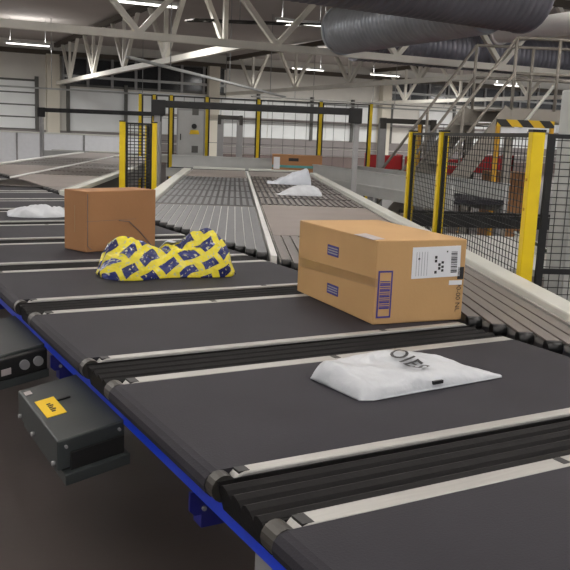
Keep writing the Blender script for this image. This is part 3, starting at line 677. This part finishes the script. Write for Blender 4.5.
fence('far yellow-posted fence behind the stair at the right', [(a.x + .2, 15.5, 1), (b.x, 15.5, 1), (c_.x, 15.5, 1)], 2.0, mesh=(.2, .4), col='amber', wire=.004)
# ------------------------------------------------------------------ cabinets
a = aty(177, 108, 16.4); b = aty(205, 109, 16.4); Wc = b.x - a.x
o = thing('control_cabinet', 'pale grey control cabinet with a yellow warning sign behind the scanner gantry', 'cabinet', (a.x, 16.4, 0), 0, 'control cabinets')
MB().box((0, 0, 0), (Wc, .35, a.z)).obj('body', 'mid_grey', o, .01); dd = MB().box((.03, -.02, .08), (Wc - .02, -.001, a.z - .04)).obj('door', 'pale_grey', o, .004)
for zz in (1.27, 1.98): MB().box((Wc * .55, -.03, zz), (Wc * .78, -.021, zz + .13)).obj('vent', 'wall_dark', dd)
MB().prism([(Wc * .46, 1.62), (Wc * .82, 1.62), (Wc * .78, 1.70), (Wc * .50, 1.70)], lambda x, z_, e: (x, -.026 + e * .005, z_)).obj('warning_sign', 'yellow_sign', dd)
MB().tube((Wc * .63, -.05, 1.77), (Wc * .63, -.02, 1.77), .05, 14).box((Wc * .63 - .018, -.07, 1.74), (Wc * .63 + .018, -.05, 1.80)).obj('rotary_switch', 'black', dd)
MB().box((.07, -.04, 1.5), (.09, -.021, 1.62)).obj('handle', 'black', dd)
a = aty(559, 90, 5.6); a.x += .02
o = thing('control_cabinet', 'tall pale grey machine cabinet behind the mesh at the right edge', 'cabinet', (a.x, 5.35, 0), 0, 'control cabinets')
MB().box((0, 0, 0), (.8, .25, a.z)).obj('body', 'pale_grey', o, .012); dd = MB().box((.03, -.02, .1), (.77, -.001, a.z - .04)).obj('door', 'pale_grey', o, .004)
MB().box((.07, -.028, a.z - .36), (.4, -.021, a.z - .05)).obj('display', 'glass_dark', dd); MB().box((.1, -.05, 1.0), (.12, -.021, 1.2)).obj('handle', 'black', dd)
MB().box((.09, -.028, 1.25), (.3, -.021, 1.36)).obj('keypad', 'wall_dark', dd)
# ------------------------------------------------------------------ low white partition at the far left
a = aty(4, 134, 24.0); b = aty(118, 138, 24.0)
o = thing('low_partition', 'low white panel partition at the far left behind the far induction', 'partition', (a.x - 1.5, 24, 0), 0)
Lp = b.x - a.x + 2.4; n = 3
for i in range(n): MB().box((Lp * i / n + .02, 0, .55), (Lp * (i + 1) / n - .02, .06, 1.43)).obj('panel', 'label_white', o)
MB().box((0, -.02, 1.43), (Lp, .08, 1.47)).obj('top_rail', 'white_rail', o); MB().box((0, -.06, .45), (Lp, .1, .55)).obj('kick_rail', 'wall_dark', o)
for i in range(n + 1): MB().box((Lp * i / n - .03, 0, 0), (Lp * i / n + .03, .06, 1.43)).obj('post', 'mid_grey', o)
# ------------------------------------------------------------------ crossover stair
o = thing('crossover_stair', 'grey steel crossover stair and platform with tube handrails at the right', 'stair', (4.0, 12, 0), 0)
Bc = Vector((4.0, 12, 0))
def A(px, py, y): return aty(px, py, y) - Bc
UF, UBk = 11.6, 12.7
f1 = A(511, 112, UF); b1 = A(472, 110, UBk); f2 = A(640, 117, UF); b2 = A(640, 117, UBk); zp = (f1.z + b1.z) / 2
for v_ in (f1, b1, f2, b2): v_.z = zp
MB().beam(f1 - Vector((0, 0, .07)), f2 - Vector((0, 0, .07)), .06, .15).obj('edge_beam', 'stair', o); MB().beam(b1 - Vector((0, 0, .07)), b2 - Vector((0, 0, .07)), .06, .15).obj('edge_beam', 'stair', o)
mb = MB(); mb.v = [tuple(v_ + Vector((0, 0, e))) for e in (0, .03) for v_ in (f1, f2, b2, b1)]; mb.f = [(0, 3, 2, 1), (4, 5, 6, 7), (0, 1, 5, 4), (1, 2, 6, 5), (2, 3, 7, 6), (3, 0, 4, 7)]; mb.obj('platform_deck', 'stair', o)
run = Vector((-1.5, 0, -zp)); 
for c in (f1, b1): MB().beam(c, c + run, .05, .22).obj('stringer', 'stair', o)
for i in range(1, 11):
    c = run * (i / 11); MB().beam(f1 + c, b1 + c, .24, .03).obj('tread', 'stair', o)
for c in (f1, b1):
    h1 = Vector((0, 0, .97)); h2 = Vector((0, 0, .5)); c2 = f2 if c is f1 else b2
    for h in (h1, h2): MB().tube(c + h, c2 + h, .022, 8).tube(c + h, c + run * .9 + h, .022, 8).obj('handrail', 'stair', o)
    for k in (0, .33, .66): q = c.lerp(c2, k); MB().tube(q, q + h1, .024, 8).obj('handrail_post', 'stair', o)
    for k in (.45, .9): q = c + run * k; MB().tube(q, q + h1, .022, 8).obj('handrail_post', 'stair', o)
for c in (f1, b1, f2, b2): MB().box((c.x - .05, c.y - .05, 0), (c.x + .05, c.y + .05, zp - .14)).obj('column', 'stair', o)
for c in (f1,): MB().tube(c + Vector((.02, -.05, -.4)), c + Vector((.55, -.05, .35)), .025, 8).obj('brace', 'white_rail', o)
# hazard-striped portal under the platform
a = aty(497, 119, 10.6); b = aty(554, 121, 10.6)
o = thing('hazard_portal', 'yellow and black striped portal below the stair platform', 'portal', (a.x, 10.6, 0), 0)
MB().box((0, -.03, a.z - .09), (b.x - a.x, .03, a.z)).obj('striped_beam', 'hazard', o)
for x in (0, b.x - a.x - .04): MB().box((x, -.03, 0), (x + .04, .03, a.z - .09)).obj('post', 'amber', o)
MB().box((.06, -.01, a.z - .19), (.40, .01, a.z - .10)).obj('sign_panel', 'label_white', o)
# ------------------------------------------------------------------ red chutes and boxes in the background
def chute(px0, px1, py, y, label):
    a = aty(px0, py, y); b = aty(px1, py, y); W_ = b.x - a.x; z = a.z
    o = thing('red_chute', label, 'chute', (a.x, y, 0), 0, 'red sorting chutes')
    mb = MB(); mb.prism([(0, z), (.6, z - .12), (.6, z - .15), (.02, z - .03), (.02, z - .30), (0, z - .30)], lambda p_, q_, e: (e * W_, p_, q_)); mb.obj('slide', 'red', o)
    for x in (0, W_ - .03): MB().box((x, 0, z - .30), (x + .03, .6, z + .02)).obj('side_cheek', 'red', o)
    for x in (0, W_ - .05): MB().box((x, .1, 0), (x + .05, .15, z - .30)).obj('leg', 'tray', o)
chute(369, 403, 154.5, 18.5, 'red chute behind the pale conveyor, left of the fence posts'); chute(411, 433, 158, 17, 'red chute seen between the two smaller yellow fence posts')
chute(445, 470, 159, 16.2, 'red chute seen through the mesh below the stair'); chute(474, 514, 155, 14.2, 'red chute above a brown carton, right of the stair')
a = aty(477, 168, 14.0); b = aty(512, 168, 14.0)
o = thing('cardboard_box', 'brown carton stacked under the right-hand red chute', 'box', (a.x, 13.2, 0), 0)
MB().box((0, 0, .15), (b.x - a.x, .5, a.z - .02)).obj('carton', 'card_dark', o, .01); MB().box((-.05, -.05, 0), (b.x - a.x + .05, .55, .149)).obj('pallet', 'card', o)
MB().box(((b.x - a.x) * .47, -.002, .15), ((b.x - a.x) * .53, -.0003, a.z - .02)).obj('tape', 'tape', o)
